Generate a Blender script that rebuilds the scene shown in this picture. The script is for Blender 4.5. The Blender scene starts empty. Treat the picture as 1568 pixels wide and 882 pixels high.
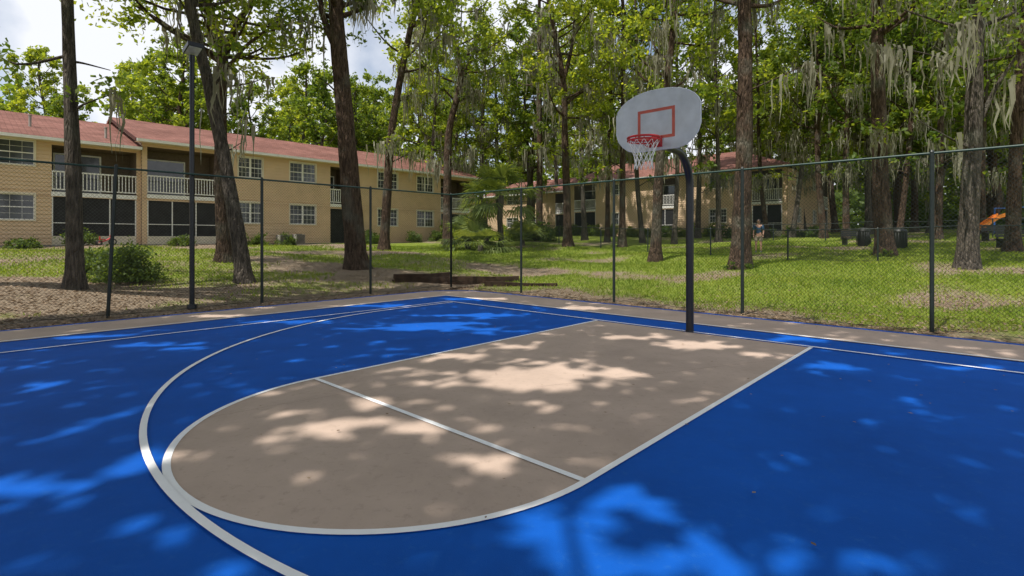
import bpy, bmesh, math, random
import numpy as np
from mathutils import Vector
from math import sin, cos, pi, radians, sqrt, exp, tanh
rng = np.random.default_rng(7); random.seed(7)
sc = bpy.context.scene
sc.view_settings.view_transform='Standard'
try: sc.view_settings.look='None'
except: pass
sc.view_settings.exposure=0

# ------------------------------------------------------------ frames
OX,OY=2.966,8.778
UX,UY=0.6786,0.7345     # towards baseline
VX,VY=0.7345,-0.6786    # along baseline
def CW(a,b,z=0.0): return (OX+a*VX+b*UX, OY+a*VY+b*UY, z)
def WC(x,y):
    dx=x-OX; dy=y-OY
    return dx*VX+dy*VY, dx*UX+dy*UY
def terr(x,y):
    a,b=WC(x,y)
    dL=np.maximum(0,np.maximum(-9.9-a,0)); dR=np.maximum(0,b-3.3)
    zL=1.5*(1-np.exp(-dL/11)); zR=4*np.tanh(.055*dR/4)
    z=np.cbrt(zL**3+zR**3)-.06
    d=np.maximum(dL,dR)
    k=np.clip(d/4,0,1)
    z=z+k*(.05*np.sin(x*.9+1.3*np.sin(y*.5))+.04*np.sin(y*1.1+x*.4)-.03)
    return z
def T(x,y): return float(terr(np.float64(x),np.float64(y)))
SV=lambda t,Y:(t*Y,Y)
SUN_EL=radians(62)
sh=np.array([-.74,-.67]); sh=sh/np.linalg.norm(sh)
SUN=np.array([sh[0]*cos(SUN_EL),sh[1]*cos(SUN_EL),sin(SUN_EL)])

# ------------------------------------------------------------ materials
def newmat(name):
    m=bpy.data.materials.new(name); m.use_nodes=True
    nt=m.node_tree; b=nt.nodes['Principled BSDF']
    return m,nt,b
def N(nt,t,**k):
    n=nt.nodes.new(t)
    for a,v in k.items(): setattr(n,a,v)
    return n
def simple(name,col,rough=.6,metal=0,spec=.5,var=.15,scale=8,bump=0,bscale=40):
    m,nt,b=newmat(name)
    b.inputs['Roughness'].default_value=rough; b.inputs['Metallic'].default_value=metal
    b.inputs['Specular IOR Level'].default_value=spec
    tc=N(nt,'ShaderNodeTexCoord'); no=N(nt,'ShaderNodeTexNoise'); no.inputs['Scale'].default_value=scale
    no.inputs['Detail'].default_value=4
    nt.links.new(tc.outputs['Object'],no.inputs['Vector'])
    r=N(nt,'ShaderNodeValToRGB'); c=np.array(col)
    r.color_ramp.elements[0].position=.3; r.color_ramp.elements[1].position=.7
    r.color_ramp.elements[0].color=(*(c*(1-var)),1); r.color_ramp.elements[1].color=(*np.minimum(1,c*(1+var)),1)
    nt.links.new(no.outputs['Fac'],r.inputs['Fac']); nt.links.new(r.outputs['Color'],b.inputs['Base Color'])
    if bump:
        n2=N(nt,'ShaderNodeTexNoise'); n2.inputs['Scale'].default_value=bscale; n2.inputs['Detail'].default_value=3
        nt.links.new(tc.outputs['Object'],n2.inputs['Vector'])
        bp=N(nt,'ShaderNodeBump'); bp.inputs['Strength'].default_value=bump; bp.inputs['Distance'].default_value=.02
        nt.links.new(n2.outputs['Fac'],bp.inputs['Height']); nt.links.new(bp.outputs['Normal'],b.inputs['Normal'])
    return m
def leafmat(name,c1,c2,c3,trans=.45,tcol=None):
    m=bpy.data.materials.new(name); m.use_nodes=True; nt=m.node_tree
    nt.nodes.clear()
    out=N(nt,'ShaderNodeOutputMaterial'); geo=N(nt,'ShaderNodeNewGeometry'); oi=N(nt,'ShaderNodeObjectInfo')
    r=N(nt,'ShaderNodeValToRGB')
    e=r.color_ramp.elements; e[0].color=(*c1,1); e[1].color=(*c3,1); e[0].position=0; e[1].position=1
    k=r.color_ramp.elements.new(.5); k.color=(*c2,1)
    mx=N(nt,'ShaderNodeMath',operation='MULTIPLY_ADD'); mx.inputs[1].default_value=.55
    nt.links.new(geo.outputs['Random Per Island'],mx.inputs[0])
    m2=N(nt,'ShaderNodeMath',operation='MULTIPLY'); m2.inputs[1].default_value=.22
    nt.links.new(oi.outputs['Random'],m2.inputs[0])
    no=N(nt,'ShaderNodeTexNoise'); no.inputs['Scale'].default_value=.45; no.inputs['Detail'].default_value=1
    nt.links.new(geo.outputs['Position'],no.inputs['Vector'])
    m3=N(nt,'ShaderNodeMath',operation='MULTIPLY_ADD'); m3.inputs[1].default_value=.9; 
    nt.links.new(no.outputs['Fac'],m3.inputs[0]); nt.links.new(m2.outputs[0],m3.inputs[2])
    m4=N(nt,'ShaderNodeMath',operation='SUBTRACT'); m4.inputs[1].default_value=.33
    nt.links.new(m3.outputs[0],m4.inputs[0]); nt.links.new(m4.outputs[0],mx.inputs[2])
    nt.links.new(mx.outputs[0],r.inputs['Fac'])
    d=N(nt,'ShaderNodeBsdfPrincipled'); d.inputs['Roughness'].default_value=.55; d.inputs['Specular IOR Level'].default_value=.3
    t=N(nt,'ShaderNodeBsdfTranslucent'); hs=N(nt,'ShaderNodeMixRGB',blend_type='MULTIPLY'); hs.inputs[0].default_value=1
    hs.inputs[2].default_value=(*(tcol or (2.7,2.35,.9)),1)
    nt.links.new(r.outputs['Color'],d.inputs['Base Color']); nt.links.new(r.outputs['Color'],hs.inputs[1]); nt.links.new(hs.outputs[0],t.inputs['Color'])
    ms=N(nt,'ShaderNodeMixShader'); ms.inputs[0].default_value=trans
    nt.links.new(d.outputs[0],ms.inputs[1]); nt.links.new(t.outputs[0],ms.inputs[2]); nt.links.new(ms.outputs[0],out.inputs[0])
    return m
M_leaf=leafmat('leaves_oak',(.038,.08,.014),(.105,.165,.028),(.24,.28,.05),.5)
M_leaf2=leafmat('leaves_light',(.06,.10,.017),(.15,.21,.033),(.31,.35,.06),.55)
M_leafdark=leafmat('leaves_shrub',(.03,.06,.014),(.075,.125,.025),(.15,.21,.045),.35)
M_palm=leafmat('palm_leaf',(.06,.09,.025),(.13,.18,.05),(.22,.26,.09),.35)
M_moss=leafmat('spanish_moss',(.15,.145,.105),(.24,.235,.17),(.35,.34,.25),.38,(1.3,1.2,1.0))
M_grass=leafmat('grass_blades',(.085,.15,.016),(.19,.265,.028),(.37,.40,.065),.4,(1.6,1.6,.8))
M_litter=leafmat('leaf_litter',(.11,.07,.045),(.27,.19,.115),(.50,.38,.26),.2,(1.2,1,.8))
def barkmat(name,c1,c2):
    m,nt,b=newmat(name); b.inputs['Roughness'].default_value=.9; b.inputs['Specular IOR Level'].default_value=.15
    tc=N(nt,'ShaderNodeNewGeometry'); mp=N(nt,'ShaderNodeMapping'); mp.inputs['Scale'].default_value=(9,9,1.6)
    nt.links.new(tc.outputs['Position'],mp.inputs['Vector'])
    no=N(nt,'ShaderNodeTexNoise'); no.inputs['Scale'].default_value=1.6; no.inputs['Detail'].default_value=6; no.inputs['Roughness'].default_value=.7
    nt.links.new(mp.outputs[0],no.inputs['Vector'])
    vo=N(nt,'ShaderNodeTexVoronoi',feature='DISTANCE_TO_EDGE'); vo.inputs['Scale'].default_value=1.7
    nt.links.new(mp.outputs[0],vo.inputs['Vector'])
    r=N(nt,'ShaderNodeValToRGB'); r.color_ramp.elements[0].position=.36; r.color_ramp.elements[1].position=.66
    r.color_ramp.elements[0].color=(*c1,1); r.color_ramp.elements[1].color=(*c2,1)
    nt.links.new(no.outputs['Fac'],r.inputs['Fac'])
    n3=N(nt,'ShaderNodeTexNoise'); n3.inputs['Scale'].default_value=1.1; n3.inputs['Detail'].default_value=4
    nt.links.new(tc.outputs['Position'],n3.inputs['Vector'])
    r3=N(nt,'ShaderNodeValToRGB'); r3.color_ramp.elements[0].position=.52; r3.color_ramp.elements[1].position=.78
    nt.links.new(n3.outputs['Fac'],r3.inputs['Fac'])
    mx=N(nt,'ShaderNodeMixRGB'); mx.inputs[2].default_value=(.17,.165,.13,1)
    nt.links.new(r3.outputs[0],mx.inputs[0]); nt.links.new(r.outputs[0],mx.inputs[1])
    nt.links.new(mx.outputs[0],b.inputs['Base Color'])
    ad=N(nt,'ShaderNodeMath',operation='MULTIPLY_ADD'); ad.inputs[1].default_value=1.6
    r2=N(nt,'ShaderNodeMath',operation='MINIMUM'); r2.inputs[1].default_value=.25
    nt.links.new(vo.outputs['Distance'],r2.inputs[0]); nt.links.new(r2.outputs[0],ad.inputs[0]); nt.links.new(no.outputs['Fac'],ad.inputs[2])
    bp=N(nt,'ShaderNodeBump'); bp.inputs['Strength'].default_value=1; bp.inputs['Distance'].default_value=.14
    nt.links.new(ad.outputs[0],bp.inputs['Height']); nt.links.new(bp.outputs[0],b.inputs['Normal'])
    return m
M_barkA=barkmat('bark_brown',(.034,.022,.016),(.18,.12,.083))
M_barkB=barkmat('bark_grey',(.045,.038,.032),(.22,.185,.15))

def courtmat(name,col,var,spec=.25,rough=.75,dust=(.3,.3,.3),dustf=.12,scuff=True):
    m,nt,b=newmat(name); b.inputs['Roughness'].default_value=rough; b.inputs['Specular IOR Level'].default_value=spec
    g=N(nt,'ShaderNodeNewGeometry')
    n1=N(nt,'ShaderNodeTexNoise'); n1.inputs['Scale'].default_value=.9; n1.inputs['Detail'].default_value=7; n1.inputs['Roughness'].default_value=.65
    n2=N(nt,'ShaderNodeTexNoise'); n2.inputs['Scale'].default_value=160; n2.inputs['Detail'].default_value=2
    n3=N(nt,'ShaderNodeTexNoise'); n3.inputs['Scale'].default_value=14; n3.inputs['Detail'].default_value=5; n3.inputs['Roughness'].default_value=.7
    for n in (n1,n2,n3): nt.links.new(g.outputs['Position'],n.inputs['Vector'])
    r=N(nt,'ShaderNodeValToRGB'); c=np.array(col)
    r.color_ramp.elements[0].position=.32; r.color_ramp.elements[1].position=.68
    r.color_ramp.elements[0].color=(*(c*(1-var)),1); r.color_ramp.elements[1].color=(*np.minimum(1,c*(1+var)),1)
    nt.links.new(n1.outputs['Fac'],r.inputs['Fac'])
    r3=N(nt,'ShaderNodeValToRGB'); r3.color_ramp.elements[0].position=.55; r3.color_ramp.elements[1].position=.8
    r3.color_ramp.elements[1].color=(dustf,dustf,dustf,1)
    nt.links.new(n3.outputs['Fac'],r3.inputs['Fac'])
    mx=N(nt,'ShaderNodeMixRGB'); mx.inputs[2].default_value=(*dust,1)
    nt.links.new(r3.outputs[0],mx.inputs[0]); nt.links.new(r.outputs[0],mx.inputs[1])
    nt.links.new(mx.outputs[0],b.inputs['Base Color'])
    bp=N(nt,'ShaderNodeBump'); bp.inputs['Strength'].default_value=.35; bp.inputs['Distance'].default_value=.004
    nt.links.new(n2.outputs['Fac'],bp.inputs['Height']); nt.links.new(bp.outputs[0],b.inputs['Normal'])
    return m
M_blue=courtmat('court_paint_blue',(.003,.092,.46),.13,spec=.15,dust=(.04,.17,.46),dustf=.35)
M_tan=courtmat('court_paint_tan',(.50,.385,.315),.13,spec=.15,dust=(.28,.21,.165),dustf=.55)
M_line=courtmat('court_paint_white',(.92,.92,.93),.02,spec=.05,rough=.95,dust=(.7,.7,.7),dustf=.25)
M_crack=simple('crack_dark',(.17,.12,.10),.9)
M_black=simple('pole_black_paint',(.012,.014,.022),.32,0,.5,.2,20)
M_fence=simple('fence_black_vinyl',(.012,.02,.018),.45,0,.5,.2,20)
M_rail=simple('fence_green_vinyl',(.012,.045,.035),.45,0,.5,.2,20)
M_board=simple('backboard_grey',(.64,.68,.74),.45,0,.5,.12,5,.1,60)
M_red=simple('rim_red',(.58,.02,.025),.4)
M_target=simple('target_red_orange',(.62,.12,.08),.5)
M_net=simple('net_white',(.85,.85,.85),.8)
M_siding=simple('siding_tan',(.68,.49,.32),.7,0,.3,.07,1.2,.15,30)
M_trim=simple('trim_cream',(.72,.64,.51),.6,0,.3,.08,3)
M_white=simple('white_railing_paint',(.82,.80,.77),.5,0,.4,.06,4)
M_dark=simple('screen_dark',(.022,.022,.024),.6,0,.3,.3,3)
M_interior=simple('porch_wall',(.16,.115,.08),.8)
M_glass=simple('window_glass',(.05,.055,.06),.08,0,.8,.6,1.5)
M_concrete=simple('concrete',(.34,.32,.29),.9,0,.2,.15,4,.3)
M_wood=simple('timber_weathered',(.06,.038,.026),.9,0,.1,.5,5,.6,25)
M_orange=simple('plastic_orange',(.85,.25,.02),.4)
M_bluep=simple('plastic_blue',(.03,.12,.4),.4)
M_rubber=simple('rubber_black',(.02,.02,.02),.7)
M_tricred=simple('toy_red_paint',(.6,.02,.02),.35)
M_skin=simple('skin',(.45,.26,.18),.5,0,.4,.05)
M_shirt=simple('shirt_navy',(.04,.09,.16),.85,0,.2,.15)
M_shorts=simple('shorts_khaki',(.30,.25,.18),.85,0,.2,.1)
M_shoe=simple('shoe_grey',(.12,.12,.13),.7)
M_lens=simple('lamp_lens',(.5,.52,.5),.2)
M_bin=simple('bin_dark',(.02,.022,.02),.5)

def roofmat():
    m,nt,b=newmat('roof_shingles'); b.inputs['Roughness'].default_value=.9; b.inputs['Specular IOR Level'].default_value=.15
    tc=N(nt,'ShaderNodeUVMap')
    br=N(nt,'ShaderNodeTexBrick'); br.inputs['Scale'].default_value=1
    br.inputs['Brick Width'].default_value=.45; br.inputs['Row Height'].default_value=.16; br.inputs['Mortar Size'].default_value=.012
    br.inputs['Color1'].default_value=(.19,.085,.066,1); br.inputs['Color2'].default_value=(.29,.14,.112,1); br.inputs['Mortar'].default_value=(.10,.045,.038,1)
    nt.links.new(tc.outputs[0],br.inputs['Vector'])
    no=N(nt,'ShaderNodeTexNoise'); no.inputs['Scale'].default_value=.5; no.inputs['Detail'].default_value=7
    nt.links.new(tc.outputs[0],no.inputs['Vector'])
    mx=N(nt,'ShaderNodeMixRGB',blend_type='MULTIPLY'); mx.inputs[0].default_value=.6
    r=N(nt,'ShaderNodeValToRGB'); r.color_ramp.elements[0].position=.35; r.color_ramp.elements[1].position=.65
    r.color_ramp.elements[0].color=(.55,.53,.5,1); r.color_ramp.elements[1].color=(1.1,1.1,1.1,1)
    nt.links.new(no.outputs['Fac'],r.inputs[0]); nt.links.new(br.outputs['Color'],mx.inputs[1]); nt.links.new(r.outputs[0],mx.inputs[2])
    nt.links.new(mx.outputs[0],b.inputs['Base Color'])
    bp=N(nt,'ShaderNodeBump'); bp.inputs['Strength'].default_value=.6; bp.inputs['Distance'].default_value=.02; bp.invert=True
    nt.links.new(br.outputs['Fac'],bp.inputs['Height']); nt.links.new(bp.outputs[0],b.inputs['Normal'])
    return m
M_roof=roofmat()

def groundmat():
    m,nt,b=newmat('lawn_ground'); b.inputs['Roughness'].default_value=.95; b.inputs['Specular IOR Level'].default_value=.1
    g=N(nt,'ShaderNodeNewGeometry'); at=N(nt,'ShaderNodeAttribute',attribute_name='litter')
    def noise(s,d=6,ro=.6):
        n=N(nt,'ShaderNodeTexNoise'); n.inputs['Scale'].default_value=s; n.inputs['Detail'].default_value=d; n.inputs['Roughness'].default_value=ro
        nt.links.new(g.outputs['Position'],n.inputs['Vector']); return n
    a=noise(1.7,6); c=noise(.35,7,.7); f=noise(26,4,.7); l=noise(38,4,.8)
    gr=N(nt,'ShaderNodeValToRGB'); e=gr.color_ramp.elements; e[0].position=.3; e[1].position=.72
    e[0].color=(.09,.145,.02,1); e[1].color=(.30,.35,.055,1)
    nt.links.new(f.outputs['Fac'],gr.inputs[0])
    br=N(nt,'ShaderNodeValToRGB'); e=br.color_ramp.elements; e[0].position=.3; e[1].position=.75
    e[0].color=(.12,.085,.055,1); e[1].color=(.52,.42,.31,1)
    nt.links.new(l.outputs['Fac'],br.inputs[0])
    m1=N(nt,'ShaderNodeMath',operation='MULTIPLY_ADD'); m1.inputs[1].default_value=1.1; nt.links.new(c.outputs['Fac'],m1.inputs[0]); nt.links.new(at.outputs['Fac'],m1.inputs[2])
    m2=N(nt,'ShaderNodeMath',operation='MULTIPLY_ADD'); m2.inputs[1].default_value=.6; nt.links.new(a.outputs['Fac'],m2.inputs[0]); nt.links.new(m1.outputs[0],m2.inputs[2])
    sb=N(nt,'ShaderNodeMapRange'); sb.inputs['From Min'].default_value=.96; sb.inputs['From Max'].default_value=1.26
    nt.links.new(m2.outputs[0],sb.inputs[0])
    mx=N(nt,'ShaderNodeMixRGB'); nt.links.new(sb.outputs[0],mx.inputs[0]); nt.links.new(gr.outputs[0],mx.inputs[1]); nt.links.new(br.outputs[0],mx.inputs[2])
    nt.links.new(mx.outputs[0],b.inputs['Base Color'])
    bp=N(nt,'ShaderNodeBump'); bp.inputs['Strength'].default_value=.8; bp.inputs['Distance'].default_value=.05
    nt.links.new(l.outputs['Fac'],bp.inputs['Height']); nt.links.new(bp.outputs[0],b.inputs['Normal'])
    return m
M_ground=groundmat()

# ------------------------------------------------------------ mesh helpers
def link(o,parent=None):
    sc.collection.objects.link(o)
    if parent: o.parent=parent
    return o
def np_mesh(name,V,F,mats,smooth=False,midx=None):
    V=np.asarray(V,dtype=np.float32); F=np.asarray(F,dtype=np.int32)
    me=bpy.data.meshes.new(name); k=F.shape[1]
    me.vertices.add(len(V)); me.vertices.foreach_set('co',V.ravel())
    me.loops.add(F.size); me.loops.foreach_set('vertex_index',F.ravel())
    me.polygons.add(len(F)); me.polygons.foreach_set('loop_start',np.arange(0,F.size,k,dtype=np.int32))
    try: me.polygons.foreach_set('loop_total',np.full(len(F),k,dtype=np.int32))
    except: pass
    me.polygons.foreach_set('use_smooth',np.full(len(F),smooth))
    for m in mats: me.materials.append(m)
    if midx is not None: me.polygons.foreach_set('material_index',np.asarray(midx,dtype=np.int32))
    me.update(calc_edges=True)
    return me
class MB:
    def __init__(s): s.v=[]; s.f=[]; s.m=[]; s.mats=[]
    def mi(s,mat):
        if mat not in s.mats: s.mats.append(mat)
        return s.mats.index(mat)
    def add(s,V,F,mat):
        o=len(s.v); s.v+= [tuple(map(float,p)) for p in V]; k=s.mi(mat)
        for f in F: s.f.append(tuple(i+o for i in f)); s.m.append(k)
    def box(s,fn,x0,x1,y0,y1,z0,z1,mat):
        V=[fn(x,y,z) for x in (x0,x1) for y in (y0,y1) for z in (z0,z1)]
        s.add(V,[(0,1,3,2),(4,6,7,5),(0,4,5,1),(2,3,7,6),(0,2,6,4),(1,5,7,3)],mat)
    def tube(s,P,R,mat,n=10,caps=True,jit=0,closed=False):
        V,F=tube(P,R,n,jit,closed); s.add(V,F,mat)
        if caps and not closed:
            s.add(V[:n],[tuple(range(n))],mat); s.add(V[-n:],[tuple(range(n))],mat)
    def build(s,name,parent=None,smooth=False,recalc=True):
        me=bpy.data.meshes.new(name); me.from_pydata(s.v,[],s.f)
        for m in s.mats: me.materials.append(m)
        me.polygons.foreach_set('material_index',s.m)
        if recalc:
            bm=bmesh.new(); bm.from_mesh(me); bmesh.ops.recalc_face_normals(bm,faces=bm.faces); bm.to_mesh(me); bm.free()
        if smooth: me.polygons.foreach_set('use_smooth',[True]*len(me.polygons))
        me.update()
        return link(bpy.data.objects.new(name,me),parent)
def tube(P,R,n=10,jit=0,closed=False):
    P=np.array(P,float); R=np.broadcast_to(np.array(R,float),(len(P),))
    V=[]; 
    prev=None
    for i in range(len(P)):
        if closed: t=P[(i+1)%len(P)]-P[i-1]
        else: t=P[min(i+1,len(P)-1)]-P[max(i-1,0)]
        t=t/ (np.linalg.norm(t)+1e-9)
        if prev is None:
            ref=np.array([1,0,0]) if abs(t[0])<.8 else np.array([0,1,0])
            a=np.cross(t,ref)
        else: a=prev-t*np.dot(prev,t)
        a/=np.linalg.norm(a)+1e-9; prev=a; b=np.cross(t,a)
        for k in range(n):
            w=2*pi*k/n; r=R[i]*(1+(jit*math.sin(k*2.3+i*.7)+jit*.6*math.sin(k*5.1-i*1.9) if jit else 0))
            V.append(P[i]+r*(a*cos(w)+b*sin(w)))
    F=[]
    m=len(P)
    for i in range(m if closed else m-1):
        j=(i+1)%m
        for k in range(n):
            F.append((i*n+k,i*n+(k+1)%n,j*n+(k+1)%n,j*n+k))
    return V,F
def empty(name):
    return link(bpy.data.objects.new(name,None))
ident=lambda x,y,z:(x,y,z)

def leaf_geo(C,L,W,rg,up=.35):
    n=len(C); nrm=rg.normal(size=(n,3)); nrm[:,2]=nrm[:,2]+up*2*np.sign(rg.random(n)-.1)
    nrm/=np.linalg.norm(nrm,axis=1,keepdims=True)
    t=rg.normal(size=(n,3)); t-=nrm*np.sum(t*nrm,axis=1,keepdims=True); t/=np.linalg.norm(t,axis=1,keepdims=True)
    b=np.cross(nrm,t); s=(.65+.7*rg.random(n))[:,None]
    t=t*L*.5*s; b=b*W*.5*s
    V=np.stack([C-t,C+b-t*.1,C+t,C-b-t*.1],axis=1).reshape(-1,3)
    F=np.arange(4*n).reshape(-1,4)
    return V,F

# ------------------------------------------------------------ terrain
def patch(x,y):
    return np.sin(x*.55+np.sin(y*.6)*1.8)+np.sin(y*.9+x*.4+1.5*np.sin(x*.33))+.6*np.sin(x*1.6-y*1.2)
def litter_fn(x,y):
    a,b=WC(x,y)
    dl=np.where(a<0,-8.7-a,a-8.7); dr=b-2.4
    d=np.maximum(dl,dr)
    near=np.exp(-np.maximum(d,0)/1.5)*.7
    left=np.where((a<-9)&(b<9),.2,0.0)
    nb=np.exp(-np.abs(a+31)/1.5)*.3*(b<25)
    pt=np.clip((patch(x,y)-.2)*.3,0,.4)
    return near+left+nb+pt-.03
k=260; uu=np.linspace(-5.6,5.6,k); ax=3.2*np.sinh(uu)
X,Y=np.meshgrid(ax,ax+6,indexing='xy'); Z=terr(X,Y)
V=np.stack([X.ravel(),Y.ravel(),Z.ravel()],1)
i=np.arange(k*k).reshape(k,k); F=np.stack([i[:-1,:-1],i[:-1,1:],i[1:,1:],i[1:,:-1]],-1).reshape(-1,4)
me=np_mesh('lawn',V,F,[M_ground],True)
at=me.attributes.new('litter','FLOAT','POINT'); at.data.foreach_set('value',litter_fn(V[:,0],V[:,1]).astype(np.float32))
link(bpy.data.objects.new('lawn',me))

# ------------------------------------------------------------ court
court=empty('basketball_court')
def sheet(name,poly,z,mat,skirt=0):
    mb=MB(); mb.add([CW(a,b,z) for a,b in poly],[tuple(range(len(poly)))],mat)
    if skirt:
        n=len(poly)
        for q in range(n):
            p0,p1=poly[q],poly[(q+1)%n]
            mb.add([CW(*p0,z),CW(*p1,z),CW(*p1,z-skirt),CW(*p0,z-skirt)],[(0,1,2,3)],M_concrete)
    o=mb.build(name,court,recalc=False)
    bm=bmesh.new(); bm.from_mesh(o.data)
    for f in bm.faces:
        f.normal_update()
        if abs(f.normal.z)>.9 and f.normal.z<0: f.normal_flip()
    bm.to_mesh(o.data); bm.free()
    return o
def rc(a0,b1,r,bb):
    p=[(-a0,bb)]
    for q in range(9):
        w=pi-q*(pi/2)/8; p.append((-a0+r+r*cos(w),b1-r+r*sin(w)))
    for q in range(9):
        w=pi/2-q*(pi/2)/8; p.append((a0-r+r*cos(w),b1-r+r*sin(w)))
    p.append((a0,bb)); return p
outer=rc(8.75,2.45,1.5,-16)
sheet('slab_blue',outer,0,M_blue,.1)
o2=rc(8.58,2.28,1.4,-15.9); inn=rc(7.3,.87,.02,-15.9)
mb=MB()
for q in range(len(o2)-1):
    mb.add([CW(*o2[q],.004),CW(*o2[q+1],.004),CW(*inn[q+1],.004),CW(*inn[q],.004)],[(3,2,1,0)],M_tan)
mb.build('border_band_tan',court)
LW=3.66/2; FT=-5.65
lane=[(-LW,0),(LW,0),(LW,FT)]+[(LW*cos(w),FT+LW*sin(w)) for w in np.linspace(0,-pi,48)[1:-1]]+[(-LW,FT)]
sheet('lane_tan',lane,.004,M_tan)
def ribbon(name,pts,w,z,mat=M_line):
    P=np.array(pts,float); n=len(P); V=[]
    for q in range(n):
        t=P[min(q+1,n-1)]-P[max(q-1,0)]
        if 0<q<n-1:
            t1=P[q]-P[q-1]; t2=P[q+1]-P[q]; t1/=np.linalg.norm(t1); t2/=np.linalg.norm(t2); t=t1+t2
            sc_=1/max(.5,np.dot(t/np.linalg.norm(t),t1))
        else: sc_=1
        t/=np.linalg.norm(t); nn=np.array([-t[1],t[0]])*w/2*sc_
        V+=[CW(*(P[q]+nn),z),CW(*(P[q]-nn),z)]
    mb=MB(); mb.add(V,[(2*q,2*q+1,2*q+3,2*q+2) for q in range(n-1)],mat); o=mb.build(name,court,recalc=False)
    if o.data.polygons[0].normal.z<0: o.data.flip_normals()
    return o
lw=.052
ribbon('lane_line',[(-LW,0.02),(-LW,FT)]+[(LW*cos(w),FT+LW*sin(w)) for w in np.linspace(-pi,0,64)[1:-1]]+[(LW,FT),(LW,0.02)],lw,.008)
ribbon('free_throw_line',[(-LW+.02,FT),(LW-.02,FT)],lw,.0105)
R3=6.02; bc=-1.5
ribbon('three_point_line',[(-R3,0),(-R3,bc)]+[(R3*cos(w),bc+R3*sin(w)) for w in np.linspace(-pi,0,120)[1:-1]]+[(R3,bc),(R3,0)],lw,.013)
ribbon('boundary_line',[(-6.22,-15.5),(-6.22,.04),(6.22,.04),(6.22,-15.5)],lw,.0155)
ribbon('outer_boundary_line',[(-7.3,-15.9),(-7.3,.87),(7.3,.87),(7.3,-15.9)],lw,.018)
def crack(p0,p1,seed,w=.006,amp=.05):
    r=np.random.default_rng(seed); n=40; t=np.linspace(0,1,n)[:,None]
    P=np.array(p0)*(1-t)+np.array(p1)*t; d=np.array(p1)-np.array(p0); d=d/np.linalg.norm(d)
    off=np.cumsum(r.normal(size=n))*amp*.3; off-=np.linspace(off[0],off[-1],n)
    P=P+off[:,None]*np.array([-d[1],d[0]])
    ribbon('crack',P,w,.0062,M_crack)
crack((-1.3,-6.9),(-.9,-4.9),1,.0024,.025); crack((.2,-4.2),(1.7,-1.2),3,.003,.02)
n=420; A=rng.uniform(-8.5,7,n); B=rng.uniform(-7,2.3,n); ed=rng.random(n)<.35; B[ed]=2.35-np.abs(rng.normal(0,.35,ed.sum())); ed2=rng.random(n)<.2; A[ed2]=-8.6+np.abs(rng.normal(0,.4,ed2.sum()))
C=np.array([CW(a,b,.022) for a,b in zip(A,B)]); V,F=leaf_geo(C,.034,.019,rng,8); V[:,2]=np.maximum(V[:,2],.019)
o=link(bpy.data.objects.new('fallen_leaves',np_mesh('fallen_leaves',V,F,[M_litter])))

# ------------------------------------------------------------ hoop
hoop=empty('basketball_hoop')
H=lambda a,b,z: CW(a,b,z)
mb=MB()
pts=[(0,.05,0),(0,.05,1.0),(0,.05,2.35)]
for w in np.linspace(0,pi/2*.97,10): pts.append((0,.05-.55*(1-cos(w)),2.45+.55*sin(w)))
pts.append((0,-.98,3.03))
mb.tube([H(*p) for p in pts],.064,M_black,18)
mb.tube([H(0,.05,-.02),H(0,.05,.03)],[.075,.07],M_black,18)
mb.build('gooseneck_pole',hoop,True)
mb=MB()
for sx in (-1,1):
    mb.tube([H(0,-.62,3.0),H(sx*.32,-1.1,3.45)],.018,M_black,8); mb.tube([H(0,-.9,3.0),H(sx*.3,-1.1,2.98)],.018,M_black,8)
mb.box(H,-.35,.35,-1.125,-1.1,3.43,3.48,M_black); mb.box(H,-.35,.35,-1.125,-1.1,2.97,3.05,M_black)
mb.build('bracket',hoop)
half=[(0,0),(.36,0),(.48,.035),(.58,.11),(.65,.20),(.685,.31),(.685,.60),(.655,.67),(.59,.745),(.50,.805),(.38,.855),(.25,.885),(.12,.898),(0,.90)]
outl=half+[(-x,z) for x,z in half[-2:0:-1]]
bb=-1.15; zb=2.93
mb=MB()
n=len(outl)
Vf=[H(x,bb,zb+z) for x,z in outl]; Vk=[H(x,bb+.025,zb+z) for x,z in outl]
mb.add(Vf+Vk,[tuple(range(n)),tuple(range(2*n-1,n-1,-1))]+[(q,(q+1)%n,(q+1)%n+n,q+n) for q in range(n)],M_board)
mb.tube([H(x,bb+.012,zb+z) for x,z in outl],.016,M_board,6,closed=True)
for z in (.25,.6): mb.box(H,-.6,.6,bb+.026,bb+.05,zb+z,zb+z+.04,M_board)
mb.build('backboard',hoop)
mb=MB(); f=bb-.004; t=.045
for (x0,x1,z0,z1) in [(-.305,-.305+t,.16,.62),(.305-t,.305,.16,.62),(-.305+t,.305-t,.575,.62),(-.305+t,.305-t,.16,.16+t)]:
    mb.box(H,x0,x1,f,f+.003,zb+z0,zb+z1,M_target)
mb.build('target_square',hoop)
mb=MB(); rc_=(0,bb-.15-.2286,3.05); rr=.2286
for zz,rt in ((3.05,.016),(3.01,.012)):
    ring=[H(rr*cos(w),rc_[1]+rr*sin(w),zz) for w in np.linspace(0,2*pi,41)[:-1]]
    mb.tube(ring,rt,M_red,8,closed=True)
mb.box(H,-.11,.11,bb-.02,bb-.008,2.96,3.12,M_red)
mb.box(H,-.09,.09,bb-.16,bb-.02,3.035,3.055,M_red)
for sx in (-1,1):
    mb.tube([H(sx*.1,bb-.02,2.97),H(sx*.17,bb-.25,3.04)],.011,M_red,6)
for w in np.linspace(0,2*pi,13)[:-1]:
    p=(rr*cos(w),rc_[1]+rr*sin(w)); mb.tube([H(*p,3.05),H(p[0],p[1],3.01)],.008,M_red,5)
mb.build('rim',hoop,True)
mb=MB()
rows=[(3.01,.225),(2.93,.19),(2.85,.160),(2.77,.135),(2.69,.125),(2.60,.135)]
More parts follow.
